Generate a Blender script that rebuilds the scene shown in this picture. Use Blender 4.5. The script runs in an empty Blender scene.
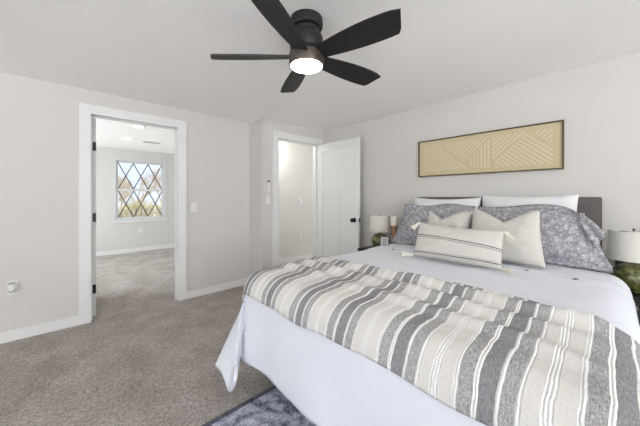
import bpy, bmesh, math, random
from mathutils import Vector, Matrix, noise

random.seed(7)
S = bpy.context.scene
COL = S.collection
PI = math.pi

# ------------------------------------------------------------------ camera, world, lights, exposure
CAM_H = 1.23
cam_d = bpy.data.cameras.new('camera')
cam = bpy.data.objects.new('camera', cam_d)
COL.objects.link(cam)
cam.location = (0, 0, CAM_H)
cam.rotation_euler = (PI/2, 0, math.radians(-43.2))
cam_d.sensor_width = 36
cam_d.lens = 36*273/640
cam_d.shift_y = -16/640
cam_d.clip_start = 0.02
S.camera = cam

S.view_settings.view_transform = 'Standard'
S.view_settings.look = 'None'
S.view_settings.gamma = 1.0
S.view_settings.use_curve_mapping = False
S.view_settings.exposure = 0.47

world = bpy.data.worlds.new('world')
S.world = world
world.use_nodes = True
bg = world.node_tree.nodes['Background']
bg.inputs[0].default_value = (0.70, 0.80, 0.97, 1)
bg.inputs[1].default_value = 1.0

def area(name, loc, rot, sx, sy, power, color=(1, 1, 1)):
    d = bpy.data.lights.new(name, 'AREA')
    d.shape = 'RECTANGLE'
    d.size, d.size_y, d.energy, d.color = sx, sy, power, color
    o = bpy.data.objects.new(name, d)
    o.location, o.rotation_euler = loc, rot
    COL.objects.link(o)
    return o

def point(name, loc, power, color=(1, 1, 1), r=0.06):
    d = bpy.data.lights.new(name, 'POINT')
    d.energy, d.color, d.shadow_soft_size = power, color, r
    o = bpy.data.objects.new(name, d)
    o.location = loc
    COL.objects.link(o)
    return o

# added fill lights, all unseen: two behind the camera, one in far room, one in hall
UP = math.radians(77)          # near fill is tilted steeply up so the ceiling bounces it back
area('rear_bounce_fill', (-4.92, -1.0, 1.3), (0, -PI/2-math.radians(78), 0), 1.5, 6.0, 250, (0.93, 0.97, 1.0))  # fill at the rear opening, aimed up to bounce off the ceiling
area('near_bounce_fill', (-1.3, -4.92, 1.3), (PI/2+UP, 0, 0), 6.0, 1.5, 555, (0.93, 0.97, 1.0))  # fill at the near opening, brightens the room by ceiling bounce
area('far_room_fill', (-2.34, 5.4, 1.4), (0, -PI/2, 0), 1.6, 2.4, 100, (0.85, 0.93, 1.0))  # added fill in front of the solid side wall, no window there
area('hall_fill', (5.8, 3.69, 1.3), (0, PI/2, 0), 1.2, 0.6, 42, (0.88, 0.95, 1.0))  # added fill at the hall's end, which has no window
sun_d = bpy.data.lights.new('sun', 'SUN')
sun_d.energy, sun_d.angle, sun_d.color = 3.2, 0.05, (1.0, 0.96, 0.9)
sun = bpy.data.objects.new('sun', sun_d)
sun.rotation_euler = Vector((-0.75, 0.40, -0.62)).to_track_quat('-Z', 'Y').to_euler()     # from the right, lighting the garden
COL.objects.link(sun)
S.cycles.diffuse_bounces = 10
S.cycles.max_bounces = 14
S.cycles.transparent_max_bounces = 12

# ------------------------------------------------------------------ materials
def lin(c):
    return tuple(((v/255)/12.92 if v/255 <= 0.04045 else ((v/255+0.055)/1.055)**2.4) for v in c) + (1,)

class NT:
    def __init__(self, name, rough=0.6, color=(200, 200, 200), metal=0.0, spec=0.5):
        self.m = bpy.data.materials.new(name)
        self.m.use_nodes = True
        self.t = self.m.node_tree
        self.b = self.t.nodes['Principled BSDF']
        self.b.inputs['Base Color'].default_value = lin(color)
        self.b.inputs['Roughness'].default_value = rough
        self.b.inputs['Metallic'].default_value = metal
        self.b.inputs['Specular IOR Level'].default_value = spec
    def n(self, t, **kw):
        nd = self.t.nodes.new(t)
        for k, v in kw.items():
            setattr(nd, k, v)
        return nd
    def l(self, a, b):
        self.t.links.new(a, b)
    def coord(self, out='Object', scale=(1, 1, 1)):
        tc = self.n('ShaderNodeTexCoord')
        mp = self.n('ShaderNodeMapping')
        mp.inputs['Scale'].default_value = scale
        self.l(tc.outputs[out], mp.inputs[0])
        return mp.outputs[0]
    def noise(self, vec, scale, detail=3, rough=0.5):
        nz = self.n('ShaderNodeTexNoise')
        nz.inputs['Scale'].default_value = scale
        nz.inputs['Detail'].default_value = detail
        nz.inputs['Roughness'].default_value = rough
        self.l(vec, nz.inputs['Vector'])
        return nz.outputs['Fac']
    def ramp(self, fac, stops, interp='LINEAR'):
        r = self.n('ShaderNodeValToRGB')
        cr = r.color_ramp
        cr.interpolation = interp
        while len(cr.elements) > 1:
            cr.elements.remove(cr.elements[-1])
        cr.elements[0].position = stops[0][0]
        cr.elements[0].color = lin(stops[0][1])
        for p, c in stops[1:]:
            e = cr.elements.new(p)
            e.color = lin(c)
        self.l(fac, r.inputs[0])
        return r.outputs[0]
    def math(self, op, a, b=None):
        nd = self.n('ShaderNodeMath', operation=op)
        for i, v in enumerate((a, b)):
            if v is None:
                continue
            if isinstance(v, (int, float)):
                nd.inputs[i].default_value = v
            else:
                self.l(v, nd.inputs[i])
        return nd.outputs[0]
    def mix(self, fac, a, b, blend='MIX'):
        nd = self.n('ShaderNodeMix', data_type='RGBA', blend_type=blend)
        for sock, v in ((nd.inputs[0], fac), (nd.inputs[6], a), (nd.inputs[7], b)):
            if isinstance(v, (int, float)):
                sock.default_value = v
            elif isinstance(v, tuple):
                sock.default_value = lin(v)
            else:
                self.l(v, sock)
        return nd.outputs[2]
    def base(self, sock):
        self.l(sock, self.b.inputs['Base Color'])
    def bump(self, h, strength=0.3, dist=0.01):
        bp = self.n('ShaderNodeBump')
        bp.inputs['Strength'].default_value = strength
        bp.inputs['Distance'].default_value = dist
        self.l(h, bp.inputs['Height'])
        self.l(bp.outputs[0], self.b.inputs['Normal'])

def paint(name, c, rough=0.7, bump=0.06, scale=160):
    t = NT(name, rough, c, spec=0.25)
    v = t.coord()
    f = t.noise(v, 2.0, 2)
    t.base(t.mix(f, tuple(int(x*0.985) for x in c), tuple(min(255, int(x*1.012)) for x in c)))
    t.bump(t.noise(v, scale, 3), bump, 0.004)
    return t.m

def plain(name, c, rough=0.5, metal=0.0, spec=0.5, var=0.04, scale=30):
    t = NT(name, rough, c, metal, spec)
    f = t.noise(t.coord(), scale, 3)
    t.base(t.mix(f, tuple(int(x*(1-var)) for x in c), tuple(min(255, int(x*(1+var))) for x in c)))
    return t.m

def fabric(name, c, var=0.06, weave=260, bump=0.25, rough=0.9, wr=0.0):
    t = NT(name, rough, c, spec=0.15)
    t.b.inputs['Sheen Weight'].default_value = 0.1
    v = t.coord()
    f = t.noise(v, weave, 2)
    t.base(t.mix(f, tuple(int(x*(1-var)) for x in c), tuple(min(255, int(x*(1+var))) for x in c)))
    h = t.noise(v, weave, 2)
    if wr:
        h = t.math('ADD', t.math('MULTIPLY', h, 0.12), t.math('MULTIPLY', t.noise(v, 9, 4, 0.6), wr))
    t.bump(h, bump, 0.012 if wr else 0.003)
    return t.m

def emit(name, c, s):
    m = bpy.data.materials.new(name)
    m.use_nodes = True
    b = m.node_tree.nodes['Principled BSDF']
    b.inputs['Base Color'].default_value = lin(c)
    b.inputs['Emission Color'].default_value = lin(c)
    b.inputs['Emission Strength'].default_value = s
    return m

M = {}
M['wall'] = paint('wall_paint', (197, 194, 190))
M['ceil'] = paint('ceiling_paint', (246, 245, 243), bump=0.25, scale=60)
M['trim'] = paint('trim_paint', (214, 213, 212), 0.4, 0.02)
M['door'] = paint('door_paint', (214, 214, 212), 0.4, 0.02)
M['black'] = plain('black_metal', (22, 21, 21), 0.4, 0.3)
M['fan'] = plain('fan_matte_black', (33, 31, 30), 0.55, 0.1, 0.4)
M['fanring'] = plain('fan_bronze_ring', (74, 66, 58), 0.4, 0.4, 0.5)
M['plate'] = plain('white_plastic', (212, 211, 209), 0.35, var=0.01)
M['greyplastic'] = plain('grey_plastic', (120, 118, 116), 0.4)
M['ventgrey'] = plain('vent_grey', (170, 170, 168), 0.4)
M['slot'] = plain('slot_dark', (40, 38, 36), 0.5)
M['lens'] = emit('fan_lens', (255, 240, 222), 15)
M['downlight'] = emit('downlight_lens', (255, 252, 244), 5)
M['headboard'] = fabric('headboard_fabric', (98, 92, 91), 0.18, 420, 0.3)
M['whitefab'] = fabric('white_cotton', (208, 208, 210), 0.015, 300, 0.35, wr=0.5)
M['duvet'] = fabric('duvet_cotton', (208, 210, 218), 0.012, 300, 0.5, wr=0.8)
M['cream'] = fabric('cream_linen', (188, 185, 178), 0.05, 380, 0.4, wr=0.45)
M['mattress'] = fabric('mattress_fabric', (225, 225, 228), 0.02)
M['darkwood'] = plain('black_wood', (30, 28, 28), 0.45, var=0.15, scale=12)
M['shade'] = fabric('lamp_shade_linen', (206, 204, 196), 0.04, 420, 0.3)
M['candle'] = plain('candle_wax', (232, 226, 214), 0.5, var=0.02)
M['tassel'] = fabric('tassel_yarn', (226, 222, 212), 0.08, 500, 0.4)
M['button'] = plain('button_brown', (120, 108, 92), 0.5, var=0.2, scale=90)
M['gold'] = plain('frame_champagne', (92, 78, 58), 0.4, 0.6, var=0.1)
M['print'] = plain('small_print', (150, 148, 144), 0.5, var=0.5, scale=60)
M['vinyl'] = plain('window_vinyl', (196, 196, 196), 0.4, var=0.01)
M['grille'] = plain('grille_dark', (42, 38, 36), 0.5)

def mat_carpet():
    t = NT('carpet', 0.95, (150, 142, 134), spec=0.05)
    v = t.coord()
    fine = t.noise(v, 150, 3, 0.8)
    mid = t.noise(v, 48, 5, 0.8)
    big = t.noise(t.coord(scale=(1.3, 1.0, 1)), 3.1, 4, 0.6)
    c = t.ramp(t.math('ADD', t.math('MULTIPLY', fine, 0.5), t.math('MULTIPLY', mid, 0.5)),
               [(0.34, (88, 82, 77)), (0.43, (160, 153, 147)), (0.51, (205, 198, 191)), (0.62, (244, 238, 232))])
    c = t.mix(t.ramp(big, [(0.36, (0, 0, 0)), (0.64, (255, 255, 255))]),
              t.mix(1.0, c, (226, 223, 220), 'MULTIPLY'), c)
    t.base(c)
    t.bump(t.math('ADD', fine, mid), 0.9, 0.02)
    return t.m
M['carpet'] = mat_carpet()

def mat_rug(name, dark):
    t = NT(name, 0.95, (90, 92, 104), spec=0.05)
    v = t.coord()
    a = t.noise(v, 14, 6, 0.75)
    fine = t.noise(v, 130, 3, 0.7)
    vo = t.n('ShaderNodeTexVoronoi', feature='DISTANCE_TO_EDGE')
    vo.inputs['Scale'].default_value = 11
    t.l(v, vo.inputs['Vector'])
    x = t.math('ADD', t.math('MULTIPLY', a, 0.62), t.math('MULTIPLY', fine, 0.38))
    x = t.math('ADD', x, t.math('MULTIPLY', vo.outputs['Distance'], 0.25))
    if dark:
        c = t.ramp(x, [(0.35, (62, 63, 74)), (0.7, (120, 120, 132))])
    else:
        c = t.ramp(x, [(0.42, (76, 79, 98)), (0.50, (136, 140, 160)), (0.57, (188, 190, 203)), (0.68, (216, 217, 223))])
    t.base(c)
    t.bump(fine, 0.5, 0.006)
    return t.m
M['rug'] = mat_rug('rug_pile', False)
M['rugedge'] = mat_rug('rug_border', True)

def mat_throw():
    t = NT('throw_weave', 0.95, (220, 216, 208), spec=0.1)
    tc = t.n('ShaderNodeTexCoord')
    sp = t.n('ShaderNodeSeparateXYZ')
    t.l(tc.outputs['UV'], sp.inputs[0])
    x, y = sp.outputs[0], sp.outputs[1]          # metres over the cloth (x along the bed, y across)
    wob = t.math('MULTIPLY', t.math('SUBTRACT', t.noise(tc.outputs['UV'], 9, 2), 0.5), 0.016)
    yy = t.math('ADD', y, wob)
    P = 0.264
    ph = t.math('FRACT', t.math('DIVIDE', t.math('SUBTRACT', 0.035 + 8*P, yy), P))
    W, G, D, CR = (230, 229, 227), (148, 147, 149), (116, 115, 120), (212, 209, 204)
    def f(v):
        return v/P
    st = [(0, G), (f(.033), W), (f(.046), D), (f(.089), W), (f(.100), G), (f(.134), W), (f(.147), CR),
          (f(.182), W), (f(.209), CR), (f(.245), W), (f(.258), G)]
    col = t.ramp(ph, st, 'CONSTANT')
    mp = t.n('ShaderNodeMapping')
    mp.inputs['Scale'].default_value = (420, 90, 1)
    t.l(tc.outputs['UV'], mp.inputs[0])
    mot = t.noise(mp.outputs[0], 1.0, 3, 0.65)
    mp2 = t.n('ShaderNodeMapping')
    mp2.inputs['Scale'].default_value = (55, 260, 1)
    t.l(tc.outputs['UV'], mp2.inputs[0])
    mot2 = t.noise(mp2.outputs[0], 1.0, 3, 0.7)
    k = t.ramp(t.math('ADD', t.math('MULTIPLY', mot, 0.5), t.math('MULTIPLY', mot2, 0.5)),
               [(0.38, (0, 0, 0)), (0.62, (255, 255, 255))])
    gm = [(0, (255,)*3), (f(.033), (0,)*3), (f(.046), (190,)*3), (f(.089), (0,)*3), (f(.100), (255,)*3), (f(.134), (0,)*3),
          (f(.147), (30,)*3), (f(.182), (0,)*3), (f(.209), (30,)*3), (f(.245), (0,)*3), (f(.258), (255,)*3)]
    gmask = t.ramp(ph, gm, 'CONSTANT')
    kk = t.math('MULTIPLY', k, gmask)
    col2 = t.mix(t.math('MULTIPLY', kk, 0.62), col, (226, 224, 220))
    dk = t.math('MULTIPLY', t.math('MULTIPLY', t.math('SUBTRACT', 1.0, k), gmask), 0.45)
    col2 = t.mix(dk, col2, (74, 73, 78))
    t.base(col2)
    wm = [(0, (0,)*3), (f(.033), (255,)*3), (f(.046), (0,)*3), (f(.089), (255,)*3), (f(.100), (0,)*3), (f(.134), (255,)*3),
          (f(.147), (0,)*3), (f(.182), (255,)*3), (f(.209), (0,)*3), (f(.245), (255,)*3), (f(.258), (0,)*3)]
    wmask = t.ramp(ph, wm, 'CONSTANT')
    bx = t.math('SINE', t.math('MULTIPLY', x, 2*PI/0.011))
    by = t.math('SINE', t.math('MULTIPLY', yy, 2*PI/0.0088))
    braid = t.math('ADD', t.math('MULTIPLY', t.math('ADD', t.math('MULTIPLY', bx, 0.5), by), 0.35), 0.8)
    h = t.math('ADD', t.math('MULTIPLY', wmask, braid), t.math('MULTIPLY', k, 0.35))
    t.bump(h, 0.8, 0.006)
    return t.m
M['throw'] = mat_throw()

def mat_floral():
    t = NT('floral_cotton', 0.9, (140, 140, 150), spec=0.12)
    v = t.coord()
    wn = t.n('ShaderNodeTexNoise')
    wn.inputs['Scale'].default_value = 26
    wn.inputs['Detail'].default_value = 2
    t.l(v, wn.inputs['Vector'])
    vm = t.n('ShaderNodeVectorMath', operation='SCALE')
    vm.inputs[3].default_value = 0.035
    t.l(wn.outputs['Color'], vm.inputs[0])
    va = t.n('ShaderNodeVectorMath', operation='ADD')
    t.l(v, va.inputs[0]); t.l(vm.outputs[0], va.inputs[1])
    def vor(scale, a, b):
        vo = t.n('ShaderNodeTexVoronoi')
        vo.inputs['Scale'].default_value = scale
        t.l(va.outputs[0], vo.inputs['Vector'])
        return t.ramp(vo.outputs['Distance'], [(a, (255,)*3), (b, (0,)*3)])
    flower = vor(29, 0.30, 0.44)
    ring = vor(29, 0.07, 0.12)
    bud = vor(62, 0.28, 0.42)
    vine = t.n('ShaderNodeTexVoronoi', feature='DISTANCE_TO_EDGE')
    vine.inputs['Scale'].default_value = 11
    t.l(va.outputs[0], vine.inputs['Vector'])
    vl = t.ramp(vine.outputs['Distance'], [(0.03, (255,)*3), (0.07, (0,)*3)])
    petals = t.math('MULTIPLY', flower, t.math('GREATER_THAN', t.noise(v, 120, 2), 0.45))
    m = t.math('MAXIMUM', petals, t.math('MULTIPLY', bud, 0.75))
    m = t.math('MAXIMUM', m, t.math('MULTIPLY', vl, 0.25))
    m = t.math('SUBTRACT', m, t.math('MULTIPLY', ring, 0.5))
    ground = t.mix(t.noise(v, 40, 3), (126, 125, 130), (144, 143, 148))
    t.base(t.mix(t.math('MULTIPLY', m, 0.8), ground, (192, 191, 194)))
    t.bump(t.math('ADD', t.math('MULTIPLY', t.noise(v, 8, 4), 0.6), t.math('MULTIPLY', t.noise(v, 300, 2), 0.08)), 0.4, 0.012)
    return t.m
M['floral'] = mat_floral()

def mat_lumbar():
    t = NT('lumbar_weave', 0.9, (222, 217, 206), spec=0.12)
    tc = t.n('ShaderNodeTexCoord')
    sp = t.n('ShaderNodeSeparateXYZ')
    t.l(tc.outputs['UV'], sp.inputs[0])
    x, y = sp.outputs[0], sp.outputs[1]
    v = t.coord()
    base = t.mix(t.noise(v, 260, 2), (186, 183, 176), (206, 203, 197))
    def band(c, w):
        yy = t.math('ADD', y, t.math('MULTIPLY', x, 0.07 if c > 0.1 else 0.0))
        return t.math('LESS_THAN', t.math('ABSOLUTE', t.math('SUBTRACT', yy, c)), w)
    dots = t.math('GREATER_THAN', t.math('SINE', t.math('MULTIPLY', x, 2*PI/0.012)), -0.1)
    mask = t.math('MAXIMUM', band(0.146, 0.0038), t.math('MULTIPLY', band(0.132, 0.0045), dots))
    mask = t.math('MAXIMUM', mask, t.math('MAXIMUM', band(0.030, 0.0036), t.math('MULTIPLY', band(0.040, 0.002), dots)))
    t.base(t.mix(t.math('MULTIPLY', mask, 0.85), base, (92, 88, 84)))
    h = t.math('ADD', t.math('SINE', t.math('MULTIPLY', y, 2*PI/0.007)), t.noise(v, 300, 2))
    t.bump(h, 0.3, 0.003)
    return t.m
M['lumbar'] = mat_lumbar()

def mat_greenglass():
    t = NT('green_glass', 0.12, (90, 98, 55), spec=0.6)
    v = t.coord()
    vo = t.n('ShaderNodeTexVoronoi')
    vo.inputs['Scale'].default_value = 55
    t.l(v, vo.inputs['Vector'])
    c = t.ramp(t.noise(v, 30, 4, 0.7), [(0.3, (50, 49, 22)), (0.55, (86, 88, 44)), (0.75, (146, 146, 100))])
    t.base(c)
    t.b.inputs['Coat Weight'].default_value = 0.6
    t.b.inputs['Coat Roughness'].default_value = 0.05
    t.bump(vo.outputs['Distance'], 0.6, 0.006)
    return t.m
M['greenglass'] = mat_greenglass()

def mat_wood():
    t = NT('turned_wood', 0.6, (140, 100, 70))
    v = t.coord(scale=(18, 18, 3))
    t.base(t.ramp(t.noise(v, 3, 4), [(0.3, (92, 62, 44)), (0.7, (168, 124, 92))]))
    return t.m
M['wood'] = mat_wood()

def mat_glass():
    m = bpy.data.materials.new('pane_glass')
    m.use_nodes = True
    nt = m.node_tree
    nt.nodes.clear()
    o = nt.nodes.new('ShaderNodeOutputMaterial')
    mx = nt.nodes.new('ShaderNodeMixShader')
    mx.inputs[0].default_value = 0.06
    a = nt.nodes.new('ShaderNodeBsdfTransparent')
    b = nt.nodes.new('ShaderNodeBsdfGlossy')
    b.inputs['Roughness'].default_value = 0.02
    nt.links.new(a.outputs[0], mx.inputs[1])
    nt.links.new(b.outputs[0], mx.inputs[2])
    nt.links.new(mx.outputs[0], o.inputs[0])
    return m
M['glass'] = mat_glass()
M['bark'] = plain('bark', (196, 180, 164), 0.9, var=0.2, scale=8)
M['lawn'] = plain('lawn_ground', (196, 190, 150), 0.95, var=0.12, scale=3)
M['fence'] = plain('fence_wood', (168, 160, 148), 0.9, var=0.15, scale=4)
M['shrub'] = plain('shrub_twigs', (200, 190, 150), 0.9, var=0.25, scale=5)
M['art'] = fabric('art_canvas', (189, 176, 145), 0.03, 500, 0.2)
M['artline'] = fabric('art_relief', (200, 190, 166), 0.03, 500, 0.2)

# ------------------------------------------------------------------ mesh helpers
def box(bm, x0, x1, y0, y1, z0, z1):
    vs = [bm.verts.new((x, y, z)) for x in (x0, x1) for y in (y0, y1) for z in (z0, z1)]
    for f in ((0, 1, 3, 2), (4, 6, 7, 5), (0, 4, 5, 1), (2, 3, 7, 6), (0, 2, 6, 4), (1, 5, 7, 3)):
        bm.faces.new([vs[i] for i in f])

def boxes(*bs):
    bm = bmesh.new()
    for b in bs:
        box(bm, *b)
    bmesh.ops.recalc_face_normals(bm, faces=bm.faces)
    return bm

def bev(bm, w=0.003, seg=2):
    bmesh.ops.bevel(bm, geom=bm.edges[:], offset=w, segments=seg, affect='EDGES', clamp_overlap=True)
    return bm

def lathe(prof, n=40, cx=0, cy=0, bm=None):
    bm = bm or bmesh.new()
    rings = []
    for r, z in prof:
        if r < 1e-6:
            rings.append([bm.verts.new((cx, cy, z))])
        else:
            rings.append([bm.verts.new((cx+r*math.cos(2*PI*i/n), cy+r*math.sin(2*PI*i/n), z)) for i in range(n)])
    for a, b in zip(rings, rings[1:]):
        for i in range(n):
            j = (i+1) % n
            if len(a) == 1 and len(b) == 1:
                continue
            if len(a) == 1:
                bm.faces.new((a[0], b[i], b[j]))
            elif len(b) == 1:
                bm.faces.new((a[i], a[j], b[0]))
            else:
                bm.faces.new((a[i], a[j], b[j], b[i]))
    bmesh.ops.recalc_face_normals(bm, faces=bm.faces)
    return bm

def tube(bm, p0, p1, r0, r1=None, n=8):
    r1 = r0 if r1 is None else r1
    p0, p1 = Vector(p0), Vector(p1)
    d = (p1-p0).normalized()
    a = d.orthogonal().normalized()
    b = d.cross(a)
    r = []
    for p, rr in ((p0, r0), (p1, r1)):
        r.append([bm.verts.new(p+(a*math.cos(2*PI*i/n)+b*math.sin(2*PI*i/n))*rr) for i in range(n)])
    for i in range(n):
        j = (i+1) % n
        bm.faces.new((r[0][i], r[0][j], r[1][j], r[1][i]))
    bm.faces.new(r[0][::-1])
    bm.faces.new(r[1])

def obj(name, bm, mat, parent=None, loc=None, smooth=False, origin=None):
    me = bpy.data.meshes.new(name)
    if origin is not None:                       # vertices came in world space: make them local to origin
        bmesh.ops.translate(bm, vec=-Vector(origin), verts=bm.verts)
    bm.normal_update()
    bm.to_mesh(me)
    bm.free()
    me.materials.append(mat)
    if smooth:
        for p in me.polygons:
            p.use_smooth = True
        if smooth != True:
            try:
                me.set_sharp_from_angle(angle=math.radians(smooth))
            except Exception:
                pass
    o = bpy.data.objects.new(name, me)
    COL.objects.link(o)
    if parent:
        o.parent = parent
    if loc is not None:
        o.location = loc
    elif origin is not None:
        o.location = origin
    return o

def tag(o, label, cat, group=None):
    o['label'], o['category'] = label, cat
    if group:
        o['group'] = group
    return o

def thing(name, label, cat, loc=(0, 0, 0), rotz=0, group=None):
    o = bpy.data.objects.new(name, None)
    o.empty_display_size = 0.1
    COL.objects.link(o)
    o.location = loc
    o.rotation_euler = (0, 0, rotz)
    return tag(o, label, cat, group)

def struct(name, bm, mat, parent=None, label=None, smooth=False):
    o = obj(name, bm, mat, parent, smooth=smooth)
    if parent is None:
        o['kind'] = 'structure'
        if label:
            o['label'] = label
    return o

def dup(root, loc, rotz=0, label=None, group=None):
    r = root.copy()
    COL.objects.link(r)
    r.location = loc
    r.rotation_euler = (0, 0, rotz)
    if label:
        r['label'] = label
    if group:
        r['group'] = group
    for ch in list(root.children):
        c = ch.copy()
        COL.objects.link(c)
        c.parent = r
        for g in list(ch.children):
            d = g.copy()
            COL.objects.link(d)
            d.parent = c
    return r

# ------------------------------------------------------------------ the setting
CE = 2.28
AY, JX, CY, BX = 3.51, 1.92, 3.16, 3.05
X0, Y0 = -5.0, -5.0          # rear / near walls behind the camera
T = 0.12
FY, FX = 7.30, 1.99           # far room
HY = 4.10                     # hall wall

struct('floor', boxes((-5.1, 6.0, -5.1, FY+0.1, -0.1, 0.0)), M['carpet'], label='grey beige cut pile carpet running through all rooms')
struct('ceiling', boxes((-5.1, 6.0, -5.1, FY+0.1, CE, CE+0.1)), M['ceil'], label='white textured ceiling')

D1a, D1b, DH = 0.185, 1.0, 2.06     # rough opening of doorway to far room
struct('wall_left', boxes((X0-T, D1a, AY, AY+T, 0, CE), (D1b, JX+0.07, AY, AY+T, 0, CE), (D1a, D1b, AY, AY+T, DH, CE)), M['wall'],
       label='greige painted wall with the doorway to the far room')
D2a, D2b = 2.158, 2.952
struct('wall_return', boxes((JX, JX+0.07, CY+T, AY, 0, CE)), M['wall'], label='short return wall between the two doorways')
struct('wall_back', boxes((JX, D2a, CY, CY+T, 0, CE), (D2b, 6.0, CY, CY+T, 0, CE), (D2a, D2b, CY, CY+T, DH, CE)), M['wall'],
       label='greige wall with the hall doorway')
struct('wall_right', boxes((BX, BX+T, Y0-T, CY, 0, CE)), M['wall'], label='greige wall behind the headboard')
# rear and near walls have window openings (behind the camera)
def holed(a0, a1, h0, h1, f):
    return [f(a0, h0, 0, CE), f(h1, a1, 0, CE), f(h0, h1, 0, 0.5), f(h0, h1, 2.1, CE)]
struct('wall_rear', boxes(*holed(Y0-T, AY, -4.1, 2.1, lambda a, b, c, d: (X0-T, X0, a, b, c, d))), M['wall'])
struct('wall_near', boxes(*holed(X0, BX, -4.4, 1.8, lambda a, b, c, d: (a, b, Y0-T, Y0, c, d))), M['wall'])
# far room
WX0, WX1, WZ0, WZ1 = 0.775, 1.79, 0.70, 2.07
struct('wall_far', boxes((-2.5, WX0, FY, FY+0.1, 0, CE), (WX1, FX, FY, FY+0.1, 0, CE), (WX0, WX1, FY, FY+0.1, 0, WZ0), (WX0, WX1, FY, FY+0.1, WZ1, CE)), M['wall'],
       label='far room wall with the diamond grille window')
struct('wall_partition', boxes((FX, FX+0.1, AY+T, FY+0.1, 0, CE)), M['wall'], label='side wall of the far room')
struct('wall_outer', boxes((-2.5, -2.4, AY+T, FY, 0, CE)), M['wall'])
struct('wall_hall', boxes((FX+0.1, 6.0, HY, HY+0.1, 0, CE)), M['wall'], label='hall wall seen through the open door')
struct('wall_end', boxes((5.9, 6.0, CY+T, HY, 0, CE)), M['wall'])

# baseboards
def baseb(*bs):
    bm = bmesh.new()
    for (x0, x1, y0, y1) in bs:
        box(bm, x0, x1, y0, y1, 0, 0.09)
    return bm
struct('baseboard_left', baseb((X0, D1a-0.075, AY-0.014, AY), (D1b+0.075, JX, AY-0.014, AY)), M['trim'])
struct('baseboard_return', baseb((JX-0.014, JX, CY-0.014, AY-0.014)), M['trim'])
struct('baseboard_back', baseb((JX, D2a-0.075, CY-0.014, CY)), M['trim'])
struct('baseboard_right', baseb((BX-0.014, BX, Y0, CY-0.02)), M['trim'])
struct('baseboard_far', baseb((-2.4, FX, FY-0.014, FY)), M['trim'])
struct('baseboard_partition', baseb((FX-0.014, FX, AY+T, FY-0.014)), M['trim'])
struct('baseboard_hall', baseb((FX+0.1, 5.9, HY-0.014, HY)), M['trim'])

# door casings + jambs
def casing(name, xa, xb, y, label, outer_right=0.09):
    w = 0.09
    h = DH-0.012
    bm = boxes((xa+0.012-w, xa+0.012, y-0.018, y, 0, h+w), (xb-0.012, xb-0.012+outer_right, y-0.018, y, 0, h+w),
               (xa+0.012, xb-0.012, y-0.018, y, h, h+w),
               (xa, xa+0.014, y, y+T, 0, h), (xb-0.014, xb, y, y+T, 0, h), (xa, xb, y, y+T, h, DH),
               (xa+0.012-w, xa+0.012, y+T, y+T+0.018, 0, h+w), (xb-0.012, xb-0.012+outer_right, y+T, y+T+0.018, 0, h+w),
               (xa+0.012, xb-0.012, y+T, y+T+0.018, h, h+w))
    o = struct(name, bm, M['trim'], label=label)
    # stop moulding
    obj('door_stop', boxes((xa+0.014, xa+0.026, y+0.05, y+0.085, 0, h), (xb-0.026, xb-0.014, y+0.05, y+0.085, 0, h),
                           (xa+0.014, xb-0.014, y+0.05, y+0.085, h-0.012, h)), M['trim'], o)
    return o
casing('trim_1', D1a, D1b, AY, 'white flat casing around the doorway to the far room')
casing('trim_2', D2a, D2b, CY, 'white flat casing around the hall doorway')

def panel_door(name, W, label):
    # local: hinge edge at origin, leaf along +X, faces at y=0 and y=-0.035
    t = 0.035
    h0, h1 = 0.012, 2.04
    core = boxes((0.004, W-0.004, -t+0.008, -0.008, h0+0.004, h1-0.004))
    o = obj(name, core, M['door'])
    o['kind'] = 'structure'
    o['label'] = label
    st = 0.11
    fr = boxes((0, st, -t, 0, h0, h1), (W-st, W, -t, 0, h0, h1), (st, W-st, -t, 0, h1-0.115, h1), (st, W-st, -t, 0, 1.33, 1.43),
               (st, W-st, -t, 0, h0, 0.24), (W/2-0.05, W/2+0.05, -t, 0, 0.24, 1.33))
    obj('panel_frame', fr, M['door'], o)
    return o

d1 = panel_door('door_1', 0.755, 'white door opened into the far room, seen edge on')
d1.location = (D1a+0.024, AY+T+0.001, 0)
d1.rotation_euler = (0, 0, PI/2+0.05)
for z in (0.285, 1.02, 1.75):
    bm = bmesh.new()
    tube(bm, (-0.004, -0.008, z-0.045), (-0.004, -0.008, z+0.045), 0.007, n=10)
    box(bm, -0.002, 0.035, -0.0035, 0.0, z-0.045, z+0.045)
    h = obj('hinge', bm, M['black'])
    h.parent = d1
    h.matrix_parent_inverse = Matrix()
    h.rotation_euler = (0, 0, -PI/2-0.05)
    h.location = (0.0, 0.0, 0)
    h['label'] = 'black hinge'

d2 = panel_door('door_2', 0.815, 'white three panel door standing open against the headboard wall')
d2.location = (2.93, CY-0.022, 0)
d2.rotation_euler = (0, 0, -PI/2)       # leaf runs towards -Y, face y=-0.035 looks to -X
KX = 0.815-0.075
for s, y in ((-1, -0.035), (1, 0.0)):
    prof = [(0.0, 0), (0.033, 0), (0.033, 0.006), (0.013, 0.009), (0.011, 0.03), (0.024, 0.036), (0.029, 0.048), (0.026, 0.058), (0.012, 0.064), (0, 0.065)]
    bm = lathe(prof, 24)
    bmesh.ops.rotate(bm, cent=(0, 0, 0), matrix=Matrix.Rotation(PI/2 if s < 0 else -PI/2, 3, 'X'), verts=bm.verts)
    k = obj('door_knob', bm, M['black'], d2, loc=(KX, y, 0.914), smooth=35)
    k['label'] = 'matte black round door knob'
lp = obj('latch_plate', boxes((0.814, 0.817, -0.030, -0.005, 0.885, 0.943)), M['black'], d2)
lp['label'] = 'black latch plate'
for z in (0.285, 1.02, 1.75):
    bm = bmesh.new()
    tube(bm, (-0.006, -0.0, z-0.045), (-0.006, -0.0, z+0.045), 0.007, n=10)
    obj('hinge', bm, M['black'], d2)

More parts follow.
